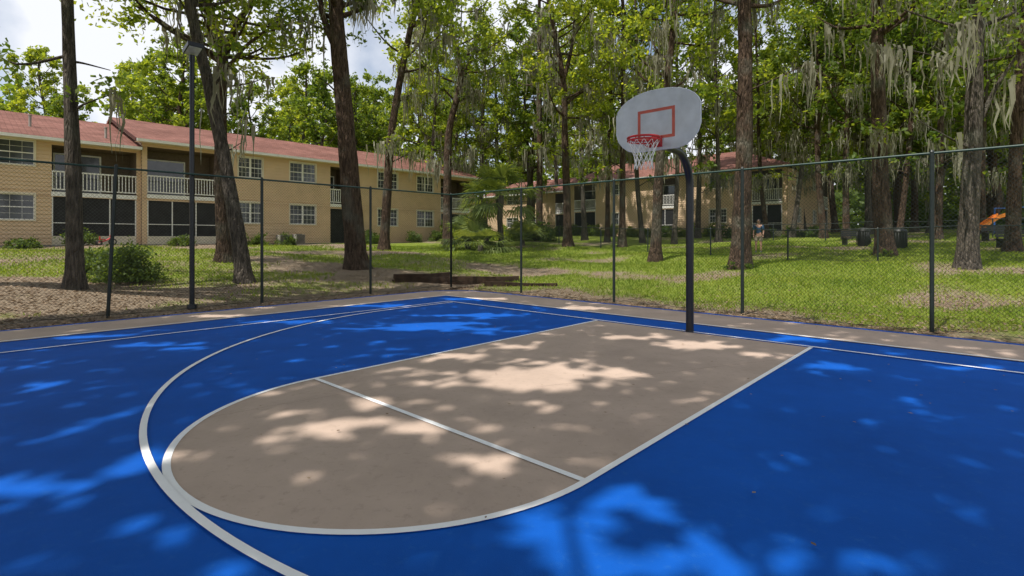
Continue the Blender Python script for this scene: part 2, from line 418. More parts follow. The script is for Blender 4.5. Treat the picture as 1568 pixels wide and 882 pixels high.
ns=12
for q in range(ns):
    for sgn in (1,-1):
        P=[]
        for ri,(z,r) in enumerate(rows):
            w=2*pi*(q+sgn*ri*.5)/ns; P.append(H(r*cos(w),rc_[1]+r*sin(w),z))
        mb.tube(P,.0045,M_net,4,caps=False)
mb.build('net',hoop)

# ------------------------------------------------------------ chain-link fences
def chain(name,par,p0,p1,z0,z1,h,sp=.07,r=.0023,seg=.2):
    p0=np.array(p0[:2]); p1=np.array(p1[:2]); L=np.linalg.norm(p1-p0); d=(p1-p0)/L; nr=np.array([-d[1],d[0]])
    A=[];B=[]
    s=-h
    while s<L:
        lo=max(0,-s); hi=min(h,L-s)
        if hi-lo>.03:
            ts=np.linspace(lo,hi,max(2,int((hi-lo)/seg)+1))
            for sg in (1,-1):
                al=s+ts; z=ts if sg>0 else h-ts
                Q=np.stack([p0[0]+d[0]*al,p0[1]+d[1]*al,z0+(z1-z0)*al/L+z],1)
                A.append(Q[:-1]); B.append(Q[1:])
        s+=sp
    A=np.vstack(A);B=np.vstack(B); off=[np.array([nr[0]*dn,nr[1]*dn,dz*1.2]) for dn,dz in ((r,0),(-r*.5,r*.87),(-r*.5,-r*.87))]
    V=np.stack([A+off[0],A+off[1],A+off[2],B+off[0],B+off[1],B+off[2]],1).reshape(-1,3)
    o=np.arange(len(A))[:,None,None]*6; F=(o+np.array([[0,1,4,3],[1,2,5,4],[2,0,3,5]])[None]).reshape(-1,4)
    return V,F
def fence(name,pts,h,zf,pr=.035,top=M_rail,sp=.07,r=.0023,lean=None):
    par=empty(name); mb=MB()
    for q,(x,y) in enumerate(pts):
        g=zf(x,y); lx,ly=(lean or {}).get(q,(0,0))
        mb.tube([(x,y,g-.1),(x+lx,y+ly,g+h+.02)],pr,M_fence,10)
        mb.tube([(x+lx,y+ly,g+h+.02),(x+lx,y+ly,g+h+.06)],[pr*1.15,pr*.5],M_fence,10)
    for q in range(len(pts)-1):
        (x0,y0),(x1,y1)=pts[q],pts[q+1]
        mb.tube([(x0,y0,zf(x0,y0)+h),(x1,y1,zf(x1,y1)+h)],.022,top,8)
        n=8; P=[(x0+(x1-x0)*t,y0+(y1-y0)*t,(zf(x0,y0)*(1-t)+zf(x1,y1)*t)+.05+.02*sin(t*7)) for t in np.linspace(0,1,n)]
        mb.tube(P,.004,M_fence,4)
    mb.build('posts_and_rails',par,True)
    VV=[];FF=[];c=0
    for q in range(len(pts)-1):
        V,F=chain(name,par,pts[q],pts[q+1],zf(*pts[q])+.04,zf(*pts[q+1])+.04,h-.03,sp,r); VV.append(V);FF.append(F+c);c+=len(V)
    link(bpy.data.objects.new('chain_link_mesh',np_mesh('chain_link_mesh',np.vstack(VV),np.vstack(FF),[M_fence])),par)
    return par
zc=lambda x,y:-.06
fence('chain_link_fence',[CW(-9.7,3.1-3.1*q)[:2] for q in range(0,6)],3.11,zc,lean={3:(.18,0)})
fence('chain_link_fence',[CW(-9.7+3.17*q,3.1)[:2] for q in range(0,7)],3.11,zc)
lowpts=[SV(.02,44),SV(.09,40),SV(.17,34),SV(.26,30),SV(.38,26.5),SV(.528,23),SV(.70,21.3),SV(.87,20.2),SV(1.05,19.3)]
fence('low_chain_link_fence',lowpts,1.35,T,.035,sp=.12,r=.003,top=M_fence)
lp2=[SV(.40,38),SV(.5,36.5),SV(.6,35.5),SV(.7,34.5),SV(.8,33.5),SV(.92,32.5),SV(1.05,31.5)]
fence('low_chain_link_fence',lp2,1.2,T,.035,sp=.16,r=.003,top=M_fence)

# ------------------------------------------------------------ light pole
lp=empty('area_light_pole'); x,y,_=CW(-9.88,-4.6)
mb=MB(); mb.tube([(x,y,-.1),(x,y,5.72)],[.055,.05],M_black,14); mb.tube([(x,y,-.08),(x,y,.05)],[.11,.10],M_black,14)
mb.build('pole',lp,True)
mb=MB(); mb.tube([(x,y,5.68),(x,y,5.82)],[.065,.06],M_black,12)
def hd(dx,dy,dz):
    c,s=cos(.25),sin(.25)
    yy=dy*c-dz*s; zz=dy*s+dz*c
    return (x+VX*yy+UX*dx, y+VY*yy+UY*dx, 5.88+zz)
mb.box(hd,-.16,.16,-.12,.30,0,.10,M_black); mb.box(hd,-.13,.13,-.09,.27,-.012,-.001,M_lens); mb.box(hd,-.12,.12,-.08,.2,.101,.13,M_black)
mb.build('lamp_head',lp)

# ------------------------------------------------------------ buildings
def lap(mb,fn,s0,s1,z0,z1,n=0,mat=None):
    mat=mat or M_siding; st=.2; z=z0
    while z<z1-1e-4:
        zt=min(z1,(math.floor(z/st+1e-5)+1)*st)
        mb.add([fn(s0,n+.03,z),fn(s1,n+.03,z),fn(s1,n,zt),fn(s0,n,zt)],[(0,1,2,3)],mat)
        mb.add([fn(s0,n,z),fn(s1,n,z),fn(s1,n+.03,z),fn(s0,n+.03,z)],[(0,1,2,3)],mat)
        z=zt
def facade(par,fn,s0,s1,z0,z1,holes):
    wall=MB(); win=MB(); rail=MB(); porch=MB()
    S=sorted(set([s0,s1]+[h[0] for h in holes]+[h[1] for h in holes])); Zs=sorted(set([z0,z1]+[h[2] for h in holes]+[h[3] for h in holes]))
    S=[s for s in S if s0<=s<=s1]
    for q in range(len(S)-1):
        for w in range(len(Zs)-1):
            cs=(S[q]+S[q+1])/2; cz=(Zs[w]+Zs[w+1])/2
            if any(h[0]<cs<h[1] and h[2]<cz<h[3] for h in holes): continue
            lap(wall,fn,S[q],S[q+1],Zs[w],Zs[w+1])
    for (a,b,c,d,kind) in holes:
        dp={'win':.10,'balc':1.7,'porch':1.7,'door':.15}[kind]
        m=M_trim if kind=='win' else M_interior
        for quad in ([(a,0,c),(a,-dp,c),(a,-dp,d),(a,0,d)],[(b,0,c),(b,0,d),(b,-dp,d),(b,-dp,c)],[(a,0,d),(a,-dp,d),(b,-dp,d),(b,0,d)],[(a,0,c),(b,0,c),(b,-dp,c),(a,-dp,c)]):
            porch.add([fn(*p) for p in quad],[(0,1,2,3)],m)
        if kind=='win':
            tw=.07
            for bx in ((a-tw,b+tw,d,d+tw+.02),(a-tw,b+tw,c-tw,c),(a-tw,a,c,d),(b,b+tw,c,d)):
                win.box(fn,bx[0],bx[1],-.02,.05,bx[2],bx[3],M_trim)
            win.box(fn,a,b,-.10,-.085,c,d,M_glass)
            mid=(a+b)/2
            win.box(fn,mid-.03,mid+.03,-.084,-.03,c,d,M_white)
            for (p,q) in ((a,mid-.03),(mid+.03,b)):
                win.box(fn,p,q,-.084,-.045,(c+d)/2-.025,(c+d)/2+.025,M_white)
                win.box(fn,p,p+.03,-.084,-.05,c,d,M_white); win.box(fn,q-.03,q,-.084,-.05,c,d,M_white)
                win.box(fn,p+.03,q-.03,-.084,-.05,d-.04,d,M_white); win.box(fn,p+.03,q-.03,-.084,-.05,c,c+.04,M_white)
                for g in (1,2): 
                    xx=p+(q-p)*g/3; win.box(fn,xx-.006,xx+.006,-.083,-.065,c+.04,d-.04,M_white)
                for g in (.25,.75):
                    zz=c+(d-c)*g; win.box(fn,p+.03,q-.03,-.0828,-.066,zz-.006,zz+.006,M_white)
        else:
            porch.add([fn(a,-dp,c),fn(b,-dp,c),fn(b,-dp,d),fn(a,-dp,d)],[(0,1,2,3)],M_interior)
            mm=(a+b)/2
            if kind!='door':
                porch.box(fn,a+.3,mm+.4,-dp+.02,-dp+.06,c+.05,c+2.1,M_glass)
                porch.box(fn,a+.22,a+.3,-dp+.02,-dp+.08,c+.05,c+2.18,M_white); porch.box(fn,mm+.4,mm+.48,-dp+.02,-dp+.08,c+.05,c+2.18,M_white)
                porch.box(fn,a+.3,mm+.4,-dp+.02,-dp+.08,c+2.1,c+2.18,M_white)
            else: porch.box(fn,a,b,-dp+.01,-dp+.05,c,d,M_dark)
            if kind=='balc':
                rail.box(fn,a-.02,b+.02,-.02,.06,c-.22,c+.0,M_white)
                rail.box(fn,a,b,-.03,.04,c+1.0,c+1.07,M_white); rail.box(fn,a,b,-.02,.02,c+.1,c+.16,M_white)
                nb=int((b-a)/.15)
                for g in range(nb+1):
                    xx=a+.03+(b-a-.06)*g/nb; rail.box(fn,xx-.02,xx+.02,-.015,.015,c+.16,c+1.0,M_white)
            if kind=='porch':
                porch.box(fn,a+.02,b-.02,-.062,-.055,c+.02,d-.02,M_dark)
                rail.box(fn,a,b,-.05,.0,c,c+.45,M_trim)
                npan=max(2,round((b-a)/1.2))
                for g in range(npan+1):
                    xx=a+(b-a)*g/npan; xx=min(max(xx,a+.03),b-.03); rail.box(fn,xx-.025,xx+.025,-.05,.01,c+.45,d,M_white)
                rail.box(fn,a+.06,b-.06,-.05,-.005,c+1.1,c+1.14,M_white); 
    wall.build('siding_wall',par); 
    if win.v: win.build('windows',par)
    if rail.v: rail.build('railings',par)
    if porch.v: porch.build('porches',par)
def roofmesh(par,name,polys):
    mb=MB(); th=.14
    for P in polys:
        P=[np.array(p) for p in P]; n=len(P)
        mb.add(P+[p-np.array([0,0,th]) for p in P],[tuple(range(n)),tuple(range(2*n-1,n-1,-1))]+[(q,(q+1)%n,(q+1)%n+n,q+n) for q in range(n)],M_roof)
    o=mb.build(name,par)
    me=o.data; uv=me.uv_layers.new(name='UVMap')
    for p in me.polygons:
        nn=p.normal; e=Vector((-nn.y,nn.x,0)); 
        if e.length<.01: e=Vector((1,0,0))
        e.normalize(); u2=nn.cross(e)
        for li in p.loop_indices:
            co=me.vertices[me.loops[li].vertex_index].co; uv.data[li].uv=(co.dot(e),co.dot(u2))
    return o
def gable(par,fn,s0,s1,dep,ez,rise,ov=.55,side=.35,name='roof'):
    mid=-dep/2
    A=[fn(s0-side,ov,ez),fn(s1+side,ov,ez),fn(s1+side,mid,ez+rise),fn(s0-side,mid,ez+rise)]
    B=[fn(s1+side,-dep-ov,ez),fn(s0-side,-dep-ov,ez),fn(s0-side,mid-.002,ez+rise),fn(s1+side,mid-.002,ez+rise)]
    roofmesh(par,name,[A,B])
    mb=MB()
    for s in (s0,s1):
        mb.add([fn(s,0,ez-.25),fn(s,-dep,ez-.25),fn(s,mid,ez+rise-.3)],[(0,1,2)],M_siding)
    mb.box(fn,s0-side,s1+side,ov+.002,ov+.09,ez-.17,ez-.02,M_white)
    mb.add([fn(s0-side,ov,ez-.16),fn(s1+side,ov,ez-.16),fn(s1+side,-.0,ez-.16),fn(s0-side,0,ez-.16)],[(0,1,2,3)],M_trim)
    for s,sg in ((s0-side,-1),(s1+side,1)):
        P=[fn(s,ov,ez-.18),fn(s,mid,ez+rise-.18),fn(s,mid,ez+rise+.0),fn(s,ov,ez)]
        Q=[fn(s+sg*.04,ov,ez-.18),fn(s+sg*.04,mid,ez+rise-.18),fn(s+sg*.04,mid,ez+rise),fn(s+sg*.04,ov,ez)]
        mb.add(P+Q,[(0,1,2,3),(7,6,5,4),(0,1,5,4),(3,2,6,7)],M_roof)
    mb.build('eaves_trim',par)
def shell(par,fn,s0,s1,dep,z0,z1,ends=(True,True)):
    mb=MB()
    for s,e in ((s0,ends[0]),(s1,ends[1])):
        if e: lap(mb,lambda a,n,z:fn(s+(n if s==s1 else -n),a,z),-dep,0,z0,z1)
    mb.add([fn(s0,-dep,z0),fn(s1,-dep,z0),fn(s1,-dep,z1),fn(s0,-dep,z1)],[(0,1,2,3)],M_siding)
    mb.add([fn(s0,.01,z0-1),fn(s1,.01,z0-1),fn(s1,.01,z0),fn(s0,.01,z0)],[(0,1,2,3)],M_concrete)
    mb.build('end_walls',par)
LB=empty('apartment_building')
fl=lambda s,n,z:CW(-31+n,s,z)
z0=1.25; f2=4.05; ez=7.05
def W(a,b): return [(a,b,5.45,6.7,'win'),(a,b,2.55,3.85,'win')]
holes=[(-.85,2.8,z0,f2-.35,'porch'),(-.85,2.8,f2,ez-.35,'balc')]+W(3.95,5.4)+W(7.2,9.0)+[(10.1,11.5,z0,f2-.35,'door'),(10.1,11.5,f2,ez-.35,'balc')]+W(14.0,15.8)+W(17.7,19.4)+[(20.2,23.5,z0,f2-.35,'porch'),(20.2,23.5,f2,ez-.35,'balc')]
facade(LB,fl,-1.1,24.2,z0,ez-.15,holes); shell(LB,fl,-1.1,24.2,13,z0,ez-.15); gable(LB,fl,-1.1,24.2,13,ez,2.25)
fl1=lambda s,n,z:CW(-31.25+n,s,z)
ez1=6.62
holes=[(-4.85,-1.3,z0,f2-.35,'porch'),(-4.85,-1.3,f2-.1,ez1-.3,'balc')]+[(-8.2,-5.5,5.2,6.4,'win'),(-8.2,-5.5,2.5,3.75,'win')]+[(-15,-12,z0,f2-.35,'porch'),(-15,-12,f2-.1,ez1-.3,'balc'),(-19,-17,5.2,6.4,'win'),(-19,-17,2.5,3.75,'win')]
facade(LB,fl1,-26,-1.1,z0,ez1-.15,holes); shell(LB,fl1,-26,-1.1,13,z0,ez1-.15,(True,False)); gable(LB,fl1,-26,-1.5,13,ez1,2.25,name='roof_section')
mb=MB()
for (s,n) in ((-5.5,-2.2),(-2.5,-1.2),(6,-3),(13,-2)):
    zz=(ez if s>0 else ez1)+(.55-n)*.33; mb.tube([fl(s,n,zz-.3),fl(s,n,zz+.45)],.06,M_concrete,10)
    mb.tube([fl(s,n,zz+.45),fl(s,n,zz+.5)],.08,M_concrete,10)
mb.build('roof_vents',LB)
RB=empty('apartment_building')
fr=lambda s,n,z:CW(s,38.7-n,z)
z0r=1.75; f2r=4.7; ezr=7.65
def W2(a,b): return [(a,b,6.1,7.2,'win'),(a,b,3.0,4.2,'win')]
holes=[(-30.4,-27.6,z0r,f2r-.3,'porch'),(-30.4,-27.6,f2r,ezr-.3,'balc')]+W2(-25.6,-24)+[(-20.9,-18.4,z0r,f2r-.3,'porch'),(-20.9,-18.4,f2r,ezr-.3,'balc')]+W2(-15.3,-13.8)+[(-11.6,-9.2,z0r,f2r-.3,'porch'),(-11.6,-9.2,f2r,ezr-.3,'balc')]
facade(RB,fr,-31,-8.8,z0r,ezr-.15,holes)
shell(RB,fr,-31,-8.8,16.5,z0r,ezr-.15,(True,False))
fe=lambda s,n,z:CW(-8.8+n,38.7+s,z)
facade(RB,fe,0,16.5,z0r,ezr-.15,W2(2.5,4)+W2(8,9.4)+[(11.5,14,z0r,f2r-.3,'porch'),(11.5,14,f2r,ezr-.3,'balc')])
o_=.55; D=16.5; rz=2.9; s0,s1=-31,-8.8
R1=fr(s0,-D/2,ezr+rz); R2=fr(s1-D/2+1.5,-D/2,ezr+rz)
roofmesh(RB,'roof',[[fr(s0,o_,ezr),fr(s1+o_,o_,ezr),R2,R1],[fr(s1+o_,o_,ezr),fr(s1+o_,-D-o_,ezr),R2],[fr(s1+o_,-D-o_,ezr),fr(s0,-D-o_,ezr),R1,R2]])
mb=MB(); mb.box(fr,s0,s1+o_,o_+.002,o_+.09,ezr-.17,ezr-.02,M_white); mb.box(fe,-o_,D,o_+.002,o_+.09,ezr-.17,ezr-.02,M_white)
mb.add([fr(s0,-.0,ezr-.16),fr(s1,0,ezr-.16),fr(s1,o_,ezr-.16),fr(s0,o_,ezr-.16)],[(0,1,2,3)],M_trim); mb.build('eaves_trim',RB)
fr2=lambda s,n,z:CW(s,41.2-n,z)
facade(RB,fr2,-47,-31,z0r,ezr-.6,[(-35,-32.5,z0r,f2r-.3,'porch'),(-35,-32.5,f2r,ezr-.75,'balc'),(-38.4,-37,6.0,7,'win'),(-38.4,-37,3,4.2,'win'),(-43,-41,6.0,7,'win'),(-43,-41,3,4.2,'win')])
shell(RB,fr2,-47,-31,13,z0r,ezr-.6,(True,False)); gable(RB,fr2,-47,-31.2,13,ezr-.45,2.4,name='roof_section')

# ------------------------------------------------------------ trees
def spline(P,n):
    P=np.array(P,float); m=len(P)
    Q=np.vstack([2*P[0]-P[1],P,2*P[-1]-P[-2]]); out=[]
    for q in range(m-1):
        for t in np.linspace(0,1,n,endpoint=False):
            p0,p1,p2,p3=Q[q],Q[q+1],Q[q+2],Q[q+3]
            out.append(.5*((2*p1)+(-p0+p2)*t+(2*p0-5*p1+4*p2-p3)*t*t+(-p0+3*p1-3*p2+p3)*t**3))
    out.append(P[-1]); return np.array(out)
def moss_geo(anchors,rg,lmin=.4,lmax=1.9,w=.045,k=10):
    Vs=[];Fs=[];c=0
    for A in anchors:
        sp=rg.uniform(.12,.4); sz=rg.uniform(.5,1.15)
        for _ in range(k):
            p=np.array(A)+rg.normal(0,sp,3)*[1,1,.4]; L=rg.uniform(lmin,lmax)*sz; an=rg.uniform(0,pi); d=np.array([cos(an),sin(an),0])
            ww=w*rg.uniform(.4,1.5); seg=4
            for s in range(seg+1):
                t=s/seg; q=p+np.array([rg.normal(0,.04),rg.normal(0,.04),-L*t]); wd=ww*(1-t)**.6*(.4+1.0*rg.random())+.004
                Vs+=[q-d*wd,q+d*wd]
                if s<seg: Fs.append((c+2*s,c+2*s+1,c+2*s+3,c+2*s+2))
            c+=2*(seg+1)
    return np.array(Vs),np.array(Fs)
def tree_meshes(name,path,r0,H_,crown0,crR,nclump,nleaf,leafL,seed,bark,leaf,limbs=None,mossn=14,sides=12,flare=1.6,lowbr=3):
    rg=np.random.default_rng(seed); P=spline(path,6)
    n=len(P); zz=(P[:,2]-P[0,2])/(H_); rad=r0*(1-zz*.75)
    hgt=P[:,2]-P[0,2]; rad=rad*(1+(flare-1)*np.exp(-np.maximum(hgt,0)/.45))
    Vs,Fs=tube(P,np.maximum(rad,.03),sides,.05); V=[np.array(Vs)];F=[np.array(Fs)];cnt=len(Vs)
    tips=[];anch=[]
    def addtube(Q,R,nn=6):
        nonlocal cnt
        v,f=tube(Q,R,nn); V.append(np.array(v)); F.append(np.array(f)+cnt); cnt+=len(v)
    def trunk_at(h):
        q=np.searchsorted(hgt,h); q=min(max(q,1),n-1); t=(h-hgt[q-1])/max(1e-6,hgt[q]-hgt[q-1]); return P[q-1]*(1-t)+P[q]*t, np.interp(h,hgt,rad)
    top=hgt[-1]
    for lb in (limbs or []):
        Q=spline(lb[0],4); addtube(Q,np.linspace(lb[1],lb[1]*.45,len(Q)),9); tips.append((Q[-1],1.4)); anch+= [Q[int(len(Q)*.6)],Q[-1]]
    for c in range(nclump):
        f=(c+.5)/nclump; h=crown0+(top-crown0)*f**.9
        base,rb=trunk_at(max(crown0*.92,h-rg.uniform(.5,2.5)))
        an=c*2.399+rg.uniform(-.6,.6); prof=sin(pi*min(1,.18+.8*f))**.7
        d=crR*prof*rg.uniform(.45,1.1)
        tip=base+np.array([cos(an)*d,sin(an)*d,(h-(base[2]-P[0,2]))+rg.uniform(-.3,1.0)])
        mid=base*.5+tip*.5+np.array([rg.normal(0,.25),rg.normal(0,.25),-.15*d+rg.normal(0,.15)])
        Q=spline([base,mid,tip],4); rr=max(.03,rb*.42)
        addtube(Q,np.linspace(rr,.02,len(Q)),5)
        tips.append((tip,rg.uniform(.7,1.45)))
        if rg.random()<.5: tips.append((mid+rg.normal(0,.6,3),rg.uniform(.5,1.0)))
        anch.append(mid); anch.append(tip-[0,0,.5])
    for c in range(lowbr):
        base,rb=trunk_at(rg.uniform(crown0*.45,crown0)); an=rg.uniform(0,2*pi); d=rg.uniform(1.0,2.5)
        tip=base+np.array([cos(an)*d,sin(an)*d,rg.uniform(.2,1.2)]); mid=(base+tip)/2+rg.normal(0,.15,3)
        addtube(spline([base,mid,tip],4),np.linspace(.045,.012,9),5); anch+=[mid,tip,tip]
        if rg.random()<.7: tips.append((tip,.6)); tips.append((mid,.45))
    wood=np_mesh(name+'_wood',np.vstack(V),np.vstack(F),[bark],True)
    C=[]
    tot=sum(r**2 for _,r in tips)
    for p,r in tips:
        m=int(nleaf*r**2/tot); 
        sub=rg.normal(0,1,(max(3,m//45),3)); sub/=np.linalg.norm(sub,axis=1,keepdims=True); sub*=rg.random((len(sub),1))**.4
        idx=rg.integers(0,len(sub),m)
        q=sub[idx]*r*np.array([1.15,1.15,.7])+rg.normal(0,.22*max(r,.6),(m,3))
        C.append(q+p)
    C=np.vstack(C); Vl,Fl=leaf_geo(C,leafL,leafL*.55,rg)
    fol=np_mesh(name+'_foliage',Vl,Fl,[leaf])
    ms=None
    if mossn:
        low=[A for A in anch if A[2]-P[0,2]<crown0+6] or anch
        sel=[low[q] for q in rg.integers(0,len(low),mossn)]
        Vm,Fm=moss_geo(sel,rg); ms=np_mesh(name+'_moss',Vm,Fm,[M_moss])
    return wood,fol,ms
def place(name,ms,loc=(0,0,0),rot=0,s=1,copy=False):
    g=(lambda m:m.copy()) if copy else (lambda m:m)
    o=link(bpy.data.objects.new(name,g(ms[0]))); o.location=loc; o.rotation_euler=(0,0,rot); o.scale=(s,s,s)
    link(bpy.data.objects.new('foliage',g(ms[1])),o)
    if ms[2]: link(bpy.data.objects.new('spanish_moss',g(ms[2])),o)
    return o
def hero(name,Y,pts,r0,H_=20,cr0=9,crR=4,ncl=30,nl=7500,L=.19,seed=1,bark=M_barkA,leaf=M_leaf,limbs=None,dy=0,mossn=20,**k):
    x0=pts[0][0]*Y; g=T(x0,Y)-.08
    path=[(pts[0][0]*Y,Y,g)]
    for q,(t,z) in enumerate(pts[1:]): path.append((t*Y,Y+dy*(q+1),z))
    p1,p2=np.array(path[-2]),np.array(path[-1]); d=(p2-p1)/np.linalg.norm(p2-p1); d=d*.55+np.array([0,0,.45])
    while path[-1][2]<g+H_-2.5: 
        path.append(tuple(np.array(path[-1])+d*3+np.random.default_rng(seed+len(path)).normal(0,.12,3)))
    lm=[([tuple([t*Y,Y+dd,z]) for t,z,dd in lb],r) for lb,r in (limbs or [])]
    ms=tree_meshes(name,path,r0,H_,cr0,crR,ncl,nl,L,seed,bark,leaf,lm,mossn=mossn,**k)
    return place(name,ms)
hero('oak_tree',13.3,[(-.836,0),(-.84,3.5),(-.851,7.6)],.185,18,8.7,3.2,seed=11,bark=M_barkB,mossn=8)
hero('leaning_oak_tree',15.5,[(-.511,0),(-.527,1.9),(-.549,3.8),(-.58,6.1),(-.6175,8.65)],.215,18,9.0,3.6,seed=12,bark=M_barkB,mossn=14)
hero('live_oak_tree',20,[(-.549,0),(-.556,3.5),(-.557,6.9),(-.556,8.6),(-.585,10.8)],.27,18,8.6,5.0,ncl=50,nl=16000,seed=13,leaf=M_leaf2,
     limbs=[([(-.556,8.2,0),(-.53,9.6,0),(-.49,11.5,.5)],.17),([(-.556,8.3,0),(-.62,9.2,-.5),(-.68,10.0,-1.2)],.11),([(-.554,7.8,0),(-.50,8.6,-.6),(-.45,9.1,-1)],.09)],bark=M_barkA,mossn=24)
hero('oak_tree',20,[(-.296,0),(-.305,2.5),(-.3175,5.7),(-.334,9.45),(-.338,11)],.40,24,10.5,4.2,ncl=34,nl=8000,seed=14,limbs=[([(-.332,8.6,0),(-.36,10,0),(-.375,11.5,.2)],.16)],bark=M_barkA,flare=1.45,mossn=26)
hero('pine_tree',29.5,[(-.245,0),(-.24,3.5),(-.23,7.7),(-.199,12.8),(-.18,15)],.27,24,11,4.0,seed=15,leaf=M_leaf2,L=.26,mossn=70)
hero('oak_tree',37,[(-.1225,0),(-.124,4),(-.12,9.2),(-.098,12.9),(-.115,16.5)],.33,24,11,4.4,seed=16,L=.28,limbs=[([(-.098,12.6,0),(-.075,14.6,0),(-.06,16.4,.3)],.17)],mossn=80)
hero('pine_tree',48,[(.0525,0),(.0525,8),(.0525,22)],.33,30,13,3.8,seed=17,L=.32,mossn=50)
hero('oak_tree',35,[(.1075,0),(.105,4),(.101,8.8),(.0975,12.3),(.07,17.5)],.29,24,9.5,4,seed=18,L=.28,leaf=M_leaf2,limbs=[([(.0975,12,0),(.115,14.5,0),(.12,17,0)],.15),([(.1,10.5,0),(.14,11.5,0),(.17,11.8,0)],.09)],mossn=60)
hero('oak_tree',36,[(.211,0),(.212,8),(.214,16)],.23,24,9.5,3.6,seed=19,L=.28,leaf=M_leaf2,mossn=45)
hero('oak_tree',25,[(.274,0),(.2825,5.2),(.298,9.3),(.3075,11.4),(.312,13)],.25,22,9.0,3.8,seed=20,L=.23,leaf=M_leaf2,mossn=50)
hero('pine_tree',20,[(.436,0),(.441,3),(.445,5.7),(.446,8.5),(.445,10.7)],.35,24,11.0,3.6,seed=21,mossn=28,flare=1.5)
hero('pine_tree',23,[(.714,0),(.706,4),(.701,7.8),(.699,12)],.345,24,10.5,3.9,seed=22,mossn=48,flare=1.5)
hero('oak_tree',17.5,[(.87,0),(.875,2.4),(.8825,5.2),(.887,7.5),(.889,9.6)],.29,21,8.8,4.1,seed=23,bark=M_barkB,limbs=[([(.882,5.0,0),(.925,6.6,0),(.95,7.6,-.3)],.09)],mossn=32,flare=1.5)
hero('oak_tree',23,[(.957,0),(.962,4),(.97,7.8),(.985,12)],.27,22,9.5,3.9,seed=24,mossn=48)
thin=[(.536,40,.576,.2),(.597,38,.585,.24),(.64,36,.648,.23),(.683,42,.69,.26),(.74,34,.775,.19),(.815,33,.826,.22),(.395,38,.389,.2),(.182,41,.19,.2),(.139,45,.13,.24),(.489,42,.47,.2),(.25,40,.238,.2),(.355,45,.36,.24),(-.155,48,-.145,.22),(.9,37,.91,.24),(1.02,36,1.03,.25),(.62,50,.61,.3),(.77,46,.765,.28),(.45,66,.45,.3),(-.02,58,-.03,.3),(.08,66,.08,.3),(-.06,50,-.055,.26),(.03,54,.025,.28),(.56,47,.55,.24),(.31,37,.315,.18)]
for q,(t,Yd,t2,r) in enumerate(thin):
    h=random.uniform(19,25)
    hero(random.choice(['oak_tree','pine_tree']),Yd,[(t,0),((t+t2)/2+random.uniform(-.006,.006),7),(t2,15)],r,h,random.uniform(7,10),3.2,ncl=28,nl=4800,L=.33,seed=40+q,leaf=random.choice([M_leaf,M_leaf2]),bark=random.choice([M_barkA,M_barkB]),mossn=30,sides=8,lowbr=5)
vari=[]
for q in range(6):
    rg=np.random.default_rng(100+q); h=rg.uniform(21,27); pth=[(0,0,-.3)]
    for s in range(1,8): pth.append((pth[-1][0]+rg.normal(0,.3),pth[-1][1]+rg.normal(0,.3),h*.92*s/7))
    vari.append(tree_meshes('bg_tree',pth,rg.uniform(.28,.40),h,rg.uniform(4.5,8),rg.uniform(4.4,5.6),48,7200,.46,200+q,[M_barkA,M_barkB][q%2],[M_leaf,M_leaf2,M_leaf2][q%3],None,24,8))
cnt=0; placed=[]
rg=np.random.default_rng(5); tries=0
while cnt<90 and tries<9000:
    tries+=1
    t=rg.uniform(-1.2,1.2); Yd=rg.uniform(42,94); x=t*Yd; a,b=WC(x,Yd)
    if -47<a<-28 and -30<b<28: continue
    if -50<a<-5 and 35<b<58: continue
    if a>-31 and b<45 and a<-5 : continue
    if b<28: 
        if a>-28: continue
        if Yd<50: continue
    if any((x-p[0])**2+(Yd-p[1])**2<5.0**2 for p in placed): continue
    placed.append((x,Yd)); cnt+=1
    place(['oak_tree','pine_tree'][cnt%2],vari[rg.integers(0,6)],(x,Yd,T(x,Yd)-.05),rg.uniform(0,6.28),(rg.uniform(.68,.95) if t<-.35 else rg.uniform(.85,1.15)),copy=True)
n=70000; th=rg.uniform(-1.05,1.05,n); R=rg.uniform(92,115,n); x=R*np.sin(th); y=R*np.cos(th)
hh=12.5+4*np.sin(th*13)+3*np.sin(th*31+1)+2.5*np.sin(th*67+2)
zf=rg.random(n)**.8; z=zf*hh*(.75+.5*rg.random(n))
cl=(np.sin(x*.7)+np.sin(y*.6+z)+np.sin(z*1.1+x*.5)+rg.normal(0,.8,n))>-.9
C=np.stack([x,y,z+3],1)[cl]; V,F=leaf_geo(C,1.2,.7,rg); link(bpy.data.objects.new('distant_trees',np_mesh('distant_trees',V,F,[M_leaf])))
n=40000; th=rg.uniform(-1.0,1.05,n); R=rg.uniform(68,84,n); x=R*np.sin(th); y=R*np.cos(th)
hh=3+1.4*np.sin(th*23)+1.2*np.sin(th*57+1); z=rg.random(n)*np.maximum(hh,.8)
C=np.stack([x,y,z+terr(x,y)],1); a,b=WC(x,y); ok=~(((a<-28)&(a>-46)&(b<26))|((b>36)&(b<57)&(a<-6)&(a>-50)))
V,F=leaf_geo(C[ok],.65,.4,rg); link(bpy.data.objects.new('undergrowth',np_mesh('undergrowth',V,F,[M_leafdark])))

